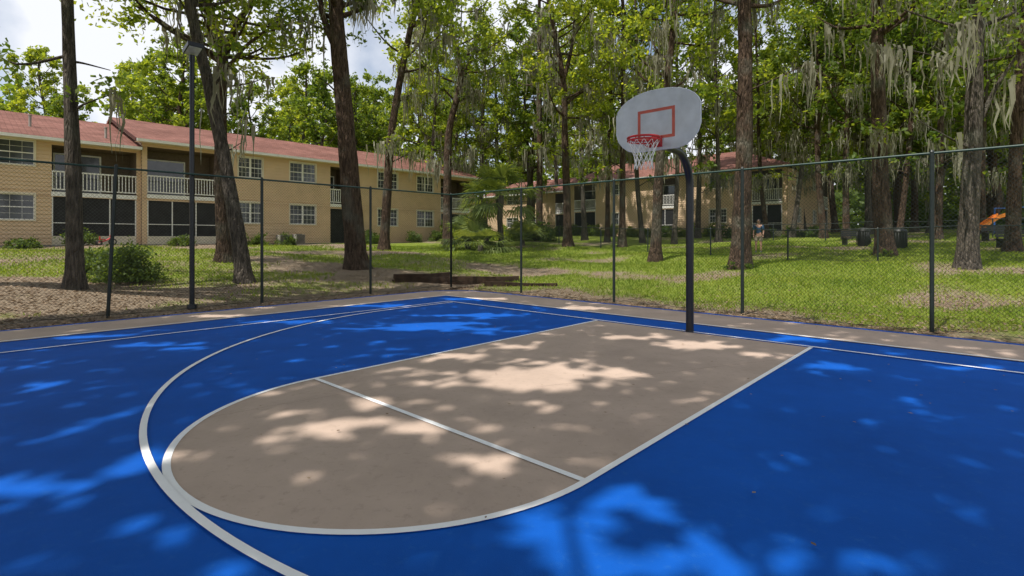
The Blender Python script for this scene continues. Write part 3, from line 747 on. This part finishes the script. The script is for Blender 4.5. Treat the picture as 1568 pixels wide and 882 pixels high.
# ---- trees overhanging the court (left and behind the camera), unseen; leaves set and pruned to shape its dappled light
flecks=[(.19,5.9,1.1,.55),(.95,6.1,.6,.4),(-1.53,4.31,.42,.28),(-1.2,4.95,.45,.18),(-.22,3.66,.34,.22),(-.85,4.35,.28,.16),(-.74,7.0,.5,.25),(.1,7.6,.4,.2),(2.7,7.7,.65,.4),(1.9,8.4,.5,.3),(3.3,7.1,.35,.2),
 (.26,2.78,.34,.26),(.7,3.2,.26,.26),(.6,2.5,.40,.2),(1.14,2.5,.25,.15),(1.97,2.55,.28,.14),(-3.0,3.28,.42,.25),(-2.6,3.75,.3,.16),(-5.1,5.6,.4,.16),(-1.57,9.4,1.2,.6),(-.7,10.7,.9,.4),(-.3,8.9,.5,.3),
 (-5.0,7.66,.7,.28),(-4.3,9.9,.9,.3),(-6.8,8.3,.5,.25),(3.86,6.5,.4,.25),(5.6,6.4,.45,.18),(4.6,8.3,.6,.25),(-5.9,6.5,.5,.14),(-6,10.6,.7,.3),(-3.4,12.2,.9,.3),(-1,13.6,.9,.35),(1.6,11.8,.8,.35)]
for _ in range(38): flecks.append((rng.uniform(-9,8),rng.uniform(2,13),rng.uniform(.08,.24),rng.uniform(.06,.13)))
n=74000; g=np.stack([rng.uniform(-15,13,n),rng.uniform(-2.5,19,n)],1)
a,b=WC(g[:,0],g[:,1]); g=g[(b<2.6+rng.normal(0,.4,n))&(a>-10.3)]
n=len(g); z=rng.uniform(9.5,15.5,n)+1.2*np.sin(g[:,0]*.5)*np.cos(g[:,1]*.6)
keep=np.ones(n,bool)
for (fx,fy,ra,rb) in flecks:
    wob=.16*np.sin(g[:,0]*9+fy)+.16*np.sin(g[:,1]*11+fx)
    d=np.sqrt(((g[:,0]-fx)/ra)**2+((g[:,1]-fy)/rb)**2)+wob
    keep&= d>(.72+.85*rng.random(n)**1.5)
g=g[keep]; z=z[keep]; Pc=np.stack([g[:,0]+SUN[0]*z/SUN[2],g[:,1]+SUN[1]*z/SUN[2],z],1)
trunks=[(-13.5,4.0),(-11.5,-5.5),(-3.5,-9.0),(5.5,-9.5),(-14.5,11.0),(9.5,-2.5)]
tr=np.array(trunks); near=np.argmin(((Pc[:,None,:2]-tr[None])**2).sum(-1),1)
for q,(tx,ty) in enumerate(trunks):
    C=Pc[near==q]; 
    g0=T(tx,ty)-.1
    rg=np.random.default_rng(300+q); mbV=[];mbF=[];c=0
    def at_(Q,R,nn):
        global c
        v,f=tube(Q,R,nn); mbV.append(np.array(v)); mbF.append(np.array(f)+c); c+=len(v)
    P=spline([(tx,ty,g0),(tx+.2,ty,3),(tx,ty+.2,6),(tx+.1,ty,8.5),(tx,ty,12)],5); rr=np.linspace(.42,.16,len(P)); rr[0]*=1.5; at_(P,rr,12)
    if len(C):
        for s in range(16):
            tip=C[rg.integers(0,len(C))]; st=np.array([tx,ty,rg.uniform(5.5,9)]); mid=st*.5+tip*.5+np.array([0,0,.8])
            Q=spline([st,mid,tip],5); at_(Q,np.linspace(.13,.02,len(Q)),6)
        V,F=leaf_geo(C,.40,.26,rg)
        wood=np_mesh('live_oak_wood',np.vstack(mbV),np.vstack(mbF),[M_barkA],True)
        o=link(bpy.data.objects.new('live_oak_tree',wood)); link(bpy.data.objects.new('foliage',np_mesh('foliage',V,F,[M_leaf])),o)

# ------------------------------------------------------------ palms
def palm(name,x,y,hgt,R,nf,seed,r=.17):
    rg=np.random.default_rng(seed); g=T(x,y)-.1; mb=MB()
    if hgt>.5:
        P=[(x+.05*sin(q),y,g+hgt*q/8) for q in range(9)]; mb.tube(P,[r*(1.15 if q%2 else 1) for q in range(9)],M_barkB,10)
    else: mb.tube([(x,y,g),(x,y,g+.5)],[.2,.15],M_barkB,8)
    o=mb.build(name,None,True)
    Vs=[];Fs=[];c=0; top=np.array([x,y,g+max(hgt,.45)])
    for f in range(nf):
        an=f*2.4+rg.uniform(-.3,.3); el=rg.uniform(-.5,1.25); L=R*rg.uniform(.5,.75)
        d=np.array([cos(an)*cos(el),sin(an)*cos(el),sin(el)]); c0=top+d*L*.8+np.array([0,0,-.1*L]); side=np.cross(d,[0,0,1]); side/=np.linalg.norm(side)+1e-6; upv=np.cross(side,d)
        Vs+=[top-side*.015,top+side*.015,c0+side*.012,c0-side*.012]; Fs.append((c,c+1,c+2,c+3)); c+=4
        for bl in np.linspace(-1.5,1.5,17):
            e=d*cos(bl)+side*sin(bl); e=e/np.linalg.norm(e); Lb=R*.55*(1-.12*abs(bl))*rg.uniform(.85,1.1); w=.035*R/1.6
            pm=c0+e*Lb*.55+upv*.05; pe=c0+e*Lb+np.array([0,0,-.28*Lb]); wv=np.cross(e,upv); wv/=np.linalg.norm(wv)+1e-6
            Vs+=[c0,pm+wv*w,pe,pm-wv*w]; Fs.append((c,c+1,c+2,c+3)); c+=4
    link(bpy.data.objects.new('fronds',np_mesh('fronds',np.array(Vs),np.array(Fs),[M_palm])),o)
palm('cabbage_palm_tree',-.022*33,33,3.6,2.8,34,1)
palm('palmetto_plant',-.06*31,31,.3,2.4,22,2); palm('palmetto_plant',-.085*33,33,.8,2.2,22,3); palm('palmetto_plant',.02*37,37,.5,2.0,20,4); palm('cabbage_palm_tree',-.05*39,39,3.4,2.6,28,5)

# ------------------------------------------------------------ shrubs
def shrub(name,x,y,rx,ry,h,n,L,seed,mat=M_leafdark):
    rg=np.random.default_rng(seed); g=T(x,y); ns=max(8,n//60)
    sub=rg.normal(size=(ns,3)); sub[:,2]=abs(sub[:,2]); sub/=np.linalg.norm(sub,axis=1,keepdims=True); sub*=(.35+.65*rg.random((ns,1))**.5)*(.75+.4*rg.random((ns,1)))
    C=sub[rg.integers(0,ns,n)]*[rx,ry,h]+rg.normal(0,.16*h,(n,3))*[1,1,.7]; C[:,2]=np.maximum(C[:,2],.03); C+=[x,y,g]
    mb=MB()
    for q in range(10):
        tip=sub[rg.integers(0,ns)]*[rx*.8,ry*.8,h*.85]+[x,y,g]; mb.tube([(x+rg.normal(0,.06),y+rg.normal(0,.06),g-.1),tuple(tip)],[.02,.006],M_barkA,5)
    o=mb.build(name,None,True); V,F=leaf_geo(C,L,L*.55,rg,.2); link(bpy.data.objects.new('foliage',np_mesh('foliage',V,F,[mat])),o)
shrub('azalea_shrub',-.735*15.0,15.0,1.0,.8,.95,5200,.10,1)
shrub('azalea_shrub',-.79*15.6,15.6,.7,.6,.7,2600,.10,2)
for q,b in enumerate([-8.2,-6.0,-3.9,.6,3.4,4.6,6.4,12.4,13.2,16.6,18.8,19.6,24.6,25.4]):
    x,y,_=CW(-30.1+.3*random.random(),b); shrub('foundation_shrub',x,y,.6,.6,random.uniform(.5,.95),1300,.13,20+q)
for q,a in enumerate(np.linspace(-33,-7,20)):
    x,y,_=CW(a+random.uniform(-.5,.5),37.4); shrub('foundation_shrub',x,y,.8,.7,random.uniform(.7,1.3),1000,.18,50+q,random.choice([M_leafdark,M_leaf]))
for q,(t,Yd) in enumerate([(.93,40),(.99,39),(1.05,38),(.86,52),(.8,54),(.72,56),(-.1,44),(.0,46),(.04,44)]):
    shrub('background_shrub',t*Yd,Yd,1.8,1.6,random.uniform(1.0,1.9),2400,.24,90+q,random.choice([M_leafdark,M_leaf2]))
for q,(t,Yd) in enumerate([(.436,19.8),(.714,22.8)]): shrub('ivy_plant',t*Yd,Yd,.6,.5,.3,900,.08,120+q,M_leaf)

# ------------------------------------------------------------ grass + litter
def sample(n,Ymax,rg,pw=1.0):
    Yd=9+(Ymax-9)*rg.random(n)**pw; t=rg.uniform(-1.05,1.05,n); x=t*Yd; a,b=WC(x,Yd)
    ok=((a<-9.0)|(b>2.7))&(a>-30.5); return x[ok],Yd[ok]
rg=np.random.default_rng(77)
x,y=sample(180000,36,rg,1.15)
lit=litter_fn(x,y); keep=rg.random(len(x))>(.08+lit*2.0); x=x[keep];y=y[keep]; n=len(x); z=terr(x,y)
hh=rg.uniform(.03,.085,n)*(1+.012*y); w=.010+.0006*y; an=rg.uniform(0,2*pi,n); ln=rg.normal(0,.03,(n,2))
B0=np.stack([x-np.cos(an)*w,y-np.sin(an)*w,z-.01],1); B1=np.stack([x+np.cos(an)*w,y+np.sin(an)*w,z-.01],1); B2=np.stack([x+ln[:,0],y+ln[:,1],z+hh],1)
V=np.stack([B0,B1,B2],1).reshape(-1,3); F=np.arange(3*n).reshape(-1,3); link(bpy.data.objects.new('grass',np_mesh('grass',V,F,[M_grass])))
x,y=sample(100000,34,rg,1.2); lit=litter_fn(x,y); keep=rg.random(len(x))<(.12+lit*1.6); x=x[keep];y=y[keep]
C=np.stack([x,y,terr(x,y)+.012],1); V,F=leaf_geo(C,.08,.045,rg,3); link(bpy.data.objects.new('leaf_litter',np_mesh('leaf_litter',V,F,[M_litter])))
n=9000; s=rg.uniform(-18,12,n); off=np.abs(rg.normal(0,.45,n)); side=rg.random(n)<.5
A=np.where(side,-8.75-off,np.clip(s,-9,12)); B=np.where(side,s,2.45+off); okk=(~side)|(B<2.5); A=A[okk];B=B[okk]
C=np.array([CW(a,b,0) for a,b in zip(A,B)]); C[:,2]=terr(C[:,0],C[:,1])+.02+rg.random(len(C))*.02; V,F=leaf_geo(C,.07,.04,rg,2.5); link(bpy.data.objects.new('leaf_litter',np_mesh('leaf_litter2',V,F,[M_litter])))

# ------------------------------------------------------------ timber edging
def timber(p0,p1,layers,par):
    p0=np.array(p0);p1=np.array(p1); L=np.linalg.norm(p1-p0); d=(p1-p0)/L; nn=np.array([-d[1],d[0]])
    for l in range(layers):
        mb=MB(); ins=.06*l
        def fn(s,n_,z): 
            p=p0+d*s+nn*n_; return (p[0],p[1],T(*(p0+d*L/2))-.05+z+.015*sin(s*3+l))
        segs=np.linspace(ins,L-ins,7)
        for q in range(6): mb.box(fn,segs[q]+(.004 if q==3 else 0),segs[q+1],-.09+.01*l,.09+.01*l,.165*l,.165*l+.16,M_wood)
        mb.build('beam_%d'%l,par)
tp=empty('timber_edging')
timber((-4.05,17.75),(-2.2,19.0),2,tp); timber((-3.9,18.2),(.3,18.5),2,tp); timber((-.9,17.6),(1.45,16.9),1,tp)

# ------------------------------------------------------------ small objects
def bin_(x,y):
    g=T(x,y); mb=MB(); mb.tube([(x,y,g),(x,y,g+.05),(x,y,g+.8),(x,y,g+.86)],[.25,.27,.31,.33],M_bin,16)
    mb.tube([(x,y,g+.86),(x,y,g+.95),(x,y,g+1.02)],[.34,.30,.14],M_bin,16)
    for w in np.linspace(0,2*pi,17)[:-1]: mb.box(ident,x+.31*cos(w)-.012,x+.31*cos(w)+.012,y+.31*sin(w)-.012,y+.31*sin(w)+.012,g+.06,g+.8,M_bin)
    mb.build('trash_can',None,True)
bin_(.742*27,27); bin_(.672*29,29)
def bench(x,y,name='park_bench'):
    g=T(x,y); mb=MB()
    for sx in (-.7,.7):
        mb.box(ident,x+sx-.03,x+sx+.03,y-.2,y+.2,g-.05,g+.4,M_bin); mb.box(ident,x+sx-.03,x+sx+.03,y+.2,y+.25,g-.05,g+.85,M_bin)
    for q in range(4): mb.box(ident,x-.85,x+.85,y-.2+q*.11,y-.11+q*.11,g+.402,g+.44,M_bin)
    for q in range(3): mb.box(ident,x-.85,x+.85,y+.16,y+.198,g+.52+q*.12,g+.62+q*.12,M_bin)
    mb.build(name)
bench(.66*31,31); bench(.965*25,25); bench(.93*30,30)
ps=empty('playground_slide'); x,y=.955*35,35.; g=T(x,y)
mb=MB()
for dx in (0,1.2):
    for dy in (0,1.2): mb.tube([(x+dx,y+dy,g-.1),(x+dx,y+dy,g+1.9)],.05,M_bluep,8)
mb.box(ident,x-.05,x+1.25,y-.05,y+1.25,g+1.15,g+1.22,M_bin)
for q in range(4): mb.tube([(x+1.25,y+.2,g+.25+q*.28),(x+1.25,y+1,g+.25+q*.28)],.02,M_bluep,6)
mb.tube([(x,y,g+1.88),(x+1.2,y,g+1.88)],.03,M_bluep,6); mb.tube([(x,y+1.2,g+1.88),(x+1.2,y+1.2,g+1.88)],.03,M_bluep,6)
mb.build('tower',ps)
mb=MB(); S=[(x-.05-d,g+1.3-h_) for d,h_ in ((0,0),(.4,.12),(1.2,.65),(1.9,1.05),(2.3,1.08))]
for q in range(4):
    (xa,za),(xb,zb_)=S[q],S[q+1]
    mb.add([(xa,y+.35,za),(xb,y+.35,zb_),(xb,y+.85,zb_),(xa,y+.85,za)],[(0,1,2,3)],M_orange)
    for yy in (.33,.87): mb.add([(xa,y+yy,za-.04),(xb,y+yy,zb_-.04),(xb,y+yy,zb_+.22),(xa,y+yy,za+.22)],[(0,1,2,3)],M_orange)
mb.tube([(S[-1][0]+.1,y+.6,g-.1),(S[-1][0]+.1,y+.6,g+.15)],.04,M_bluep,6)
mb.build('chute',ps)
tcx,tcy,_=CW(-29.3,-3.0); g=T(tcx,tcy); mb=MB()
def wheel(mb,c,r,w=.03):
    ring=[(c[0]+UX*r*cos(a),c[1]+UY*r*cos(a),c[2]+r*sin(a)) for a in np.linspace(0,2*pi,21)[:-1]]; mb.tube(ring,w,M_rubber,6,closed=True)
    for a in np.linspace(0,pi,4)[:-1]: mb.tube([(c[0]+UX*r*cos(a),c[1]+UY*r*cos(a),c[2]+r*sin(a)),(c[0]-UX*r*cos(a),c[1]-UY*r*cos(a),c[2]-r*sin(a))],.007,M_white,4)
P=lambda u_,v_,z:(tcx+.75*(UX*u_+VX*v_),tcy+.75*(UY*u_+VY*v_),g+.75*z)
wheel(mb,P(.4,0,.22),.15); wheel(mb,P(-.35,.24,.15),.10); wheel(mb,P(-.35,-.24,.15),.10)
mb.tube([P(.4,0,.22),P(.28,0,.6)],.025,M_tricred,8); mb.tube([P(.28,-.2,.66),P(.28,0,.6),P(.28,.2,.66)],.018,M_tricred,8)
mb.tube([P(.3,0,.5),P(0,0,.3),P(-.35,0,.2)],.035,M_tricred,8); mb.tube([P(-.35,-.24,.15),P(-.35,.24,.15)],.015,M_tricred,8)
mb.box(P,-.28,-.02,-.12,.12,.36,.42,M_tricred); mb.box(P,-.32,-.28,-.1,.1,.36,.6,M_tricred)
mb.build('red_tricycle')
for q,b in enumerate((6.0,6.3+.75)):
    mb=MB(); f=lambda s,n,z:CW(-30.0+n,b+s,T(*CW(-30,b)[:2])+z)
    mb.box(f,0,.6,-.35,.25,0,.7,M_concrete); 
    for z in np.arange(.08,.66,.06): mb.box(f,.03,.57,.252,.262,z,z+.03,M_bin)
    mb.tube([f(.3,-.05,.702),f(.3,-.05,.74)],.2,M_bin,14)
    mb.build('air_conditioner_unit')

# ------------------------------------------------------------ person
def person(x,y,face):
    par=empty('person'); g=T(x,y)
    c,s=cos(face),sin(face)
    def W_(p): return (x+p[0]*c-p[1]*s,y+p[0]*s+p[1]*c,g+p[2])
    def skin(name,J,E,mat,sub=2):
        me=bpy.data.meshes.new(name); me.from_pydata([W_(j[:3]) for j in J],E,[]); o=link(bpy.data.objects.new(name,me),par)
        md=o.modifiers.new('Skin','SKIN'); md.use_smooth_shade=True
        for k_,j in enumerate(J):
            sv=me.skin_vertices[0].data[k_]; sv.radius=(j[3],j[4] if len(j)>4 else j[3]); sv.use_root=(k_==0)
        sb=o.modifiers.new('Sub','SUBSURF'); sb.levels=sub; sb.render_levels=sub; me.materials.append(mat); return o
    J=[(0,0,.93,.12,.10),(0,0,1.10,.115,.09),(0,0,1.30,.14,.10),(0,0,1.42,.12,.09),(0,.0,1.49,.055),(0,.01,1.56,.05),
       (-.19,0,1.40,.055),(-.24,.0,1.13,.042),(-.22,.10,.90,.032),(.19,0,1.40,.055),(.24,.0,1.13,.042),(.23,.08,.90,.032),
       (-.10,0,.86,.09),(-.11,.02,.50,.06),(-.12,0,.10,.04),(.10,0,.86,.09),(.12,.05,.50,.06),(.13,-.02,.10,.04)]
    E=[(0,1),(1,2),(2,3),(3,4),(4,5),(3,6),(6,7),(7,8),(3,9),(9,10),(10,11),(0,12),(12,13),(13,14),(0,15),(15,16),(16,17)]
    skin('body',J,E,M_skin)
    skin('shirt',[(0,0,.95,.145,.12),(0,0,1.10,.14,.115),(0,0,1.30,.165,.12),(0,0,1.42,.135,.10),(-.19,0,1.40,.075),(-.235,0,1.20,.065),(.19,0,1.40,.075),(.235,0,1.20,.065)],[(0,1),(1,2),(2,3),(3,4),(4,5),(3,6),(6,7)],M_shirt)
    skin('shorts',[(0,0,.95,.14,.115),(-.10,0,.84,.11),(-.112,.015,.56,.095),(.10,0,.84,.11),(.118,.04,.56,.095)],[(0,1),(1,2),(0,3),(3,4)],M_shorts)
    for sx,yy in ((-.12,0),(.13,-.02)): skin('shoe',[(sx,yy-.05,.05,.045),(sx,yy+.08,.045,.05),(sx,yy+.19,.035,.035)],[(0,1),(1,2)],M_shoe)
    for sx,hy in ((-.22,.10),(.23,.08)):
        skin('palm',[(sx,hy,.89,.03,.018),(sx,hy+.02,.82,.036,.016)],[(0,1)],M_skin)
        for f in range(4):
            ox=(f-1.5)*.018; skin('finger_%d'%f,[(sx,hy+.02+ox,.81,.009),(sx,hy+.03+ox,.765,.008),(sx*.97,hy+.045+ox,.73+.006*abs(f-1.5),.007)],[(0,1),(1,2)],M_skin,1)
        skin('thumb',[(sx,hy+.045,.86,.011),(sx*.96,hy+.075,.82,.009),(sx*.95,hy+.08,.79,.008)],[(0,1),(1,2)],M_skin,1)
    bm=bmesh.new(); bmesh.ops.create_icosphere(bm,subdivisions=3,radius=1)
    for v in bm.verts:
        p=v.co; p.x*=.076; p.y*=.097; p.z*=.118
        if p.z<0: p.x*=1-.25*(-p.z/.118); p.y+=.01*(-p.z/.118)
        if p.y>.07 and abs(p.x)<.016 and -.04<p.z<.02: p.y+=.022*(1-abs(p.x)/.016)
        if p.y>.05 and abs(abs(p.x)-.03)<.014 and abs(p.z-.008)<.012: p.y-=.008
        v.co=Vector(W_((p.x,p.y+.02,p.z+1.64)))
    me=bpy.data.meshes.new('head'); bm.to_mesh(me); bm.free(); me.materials.append(M_skin); me.polygons.foreach_set('use_smooth',[True]*len(me.polygons)); link(bpy.data.objects.new('head',me),par)
    mb=MB()
    capP=[(W_((0,.0,z)),r) for z,r in [(1.66,.101),(1.70,.098),(1.735,.08),(1.757,.05),(1.765,.01)]]
    mb.tube([p for p,_ in capP],[r for _,r in capP],M_bin,16)
    w3=lambda a_,b_,c_:W_((a_,b_,c_))
    mb.box(w3,-.06,.06,.08,.18,1.675,1.685,M_bin)
    for sx in (-1,1):
        mb.box(w3,sx*.078-.008,sx*.078+.008,.0,.03,1.60,1.655,M_skin)
        mb.box(w3,sx*.03-.012,sx*.03+.012,.108,.113,1.64,1.65,M_bin)
    mb.box(w3,-.022,.022,.108,.114,1.578,1.584,M_tricred)
    mb.build('cap_and_features',par,True)
person(.472*27.5,27.5,2.6)

# ------------------------------------------------------------ light & world
sun=bpy.data.lights.new('sun','SUN'); sun.energy=5; sun.angle=radians(.6); sun.color=(1,.95,.87)
so=link(bpy.data.objects.new('sun',sun)); so.rotation_euler=Vector(SUN).to_track_quat('Z','Y').to_euler(); so.location=(-20,-20,40)
w=bpy.data.worlds.new('World'); sc.world=w; w.use_nodes=True; nt=w.node_tree
bg=nt.nodes['Background']; bg.inputs['Strength'].default_value=.13
sky=N(nt,'ShaderNodeTexSky',sky_type='NISHITA'); sky.sun_disc=False; sky.sun_elevation=SUN_EL; sky.sun_rotation=math.atan2(SUN[0],SUN[1])
tc=N(nt,'ShaderNodeTexCoord'); no=N(nt,'ShaderNodeTexNoise'); no.inputs['Scale'].default_value=3.2; no.inputs['Detail'].default_value=7
nt.links.new(tc.outputs['Generated'],no.inputs['Vector'])
r=N(nt,'ShaderNodeValToRGB'); r.color_ramp.elements[0].position=.36; r.color_ramp.elements[1].position=.54
nt.links.new(no.outputs['Fac'],r.inputs[0]); mx=N(nt,'ShaderNodeMixRGB'); mx.inputs[2].default_value=(7.4,7.6,8.1,1)
nt.links.new(r.outputs[0],mx.inputs[0]); nt.links.new(sky.outputs[0],mx.inputs[1]); nt.links.new(mx.outputs[0],bg.inputs['Color'])

cam=bpy.data.cameras.new('camera'); co=link(bpy.data.objects.new('camera',cam)); co.location=(0,0,1.58); co.rotation_euler=(pi/2,0,0)
cam.lens=18.37; cam.sensor_width=36; cam.shift_y=-.0485; cam.clip_end=2000; cam.clip_start=.05; sc.camera=co
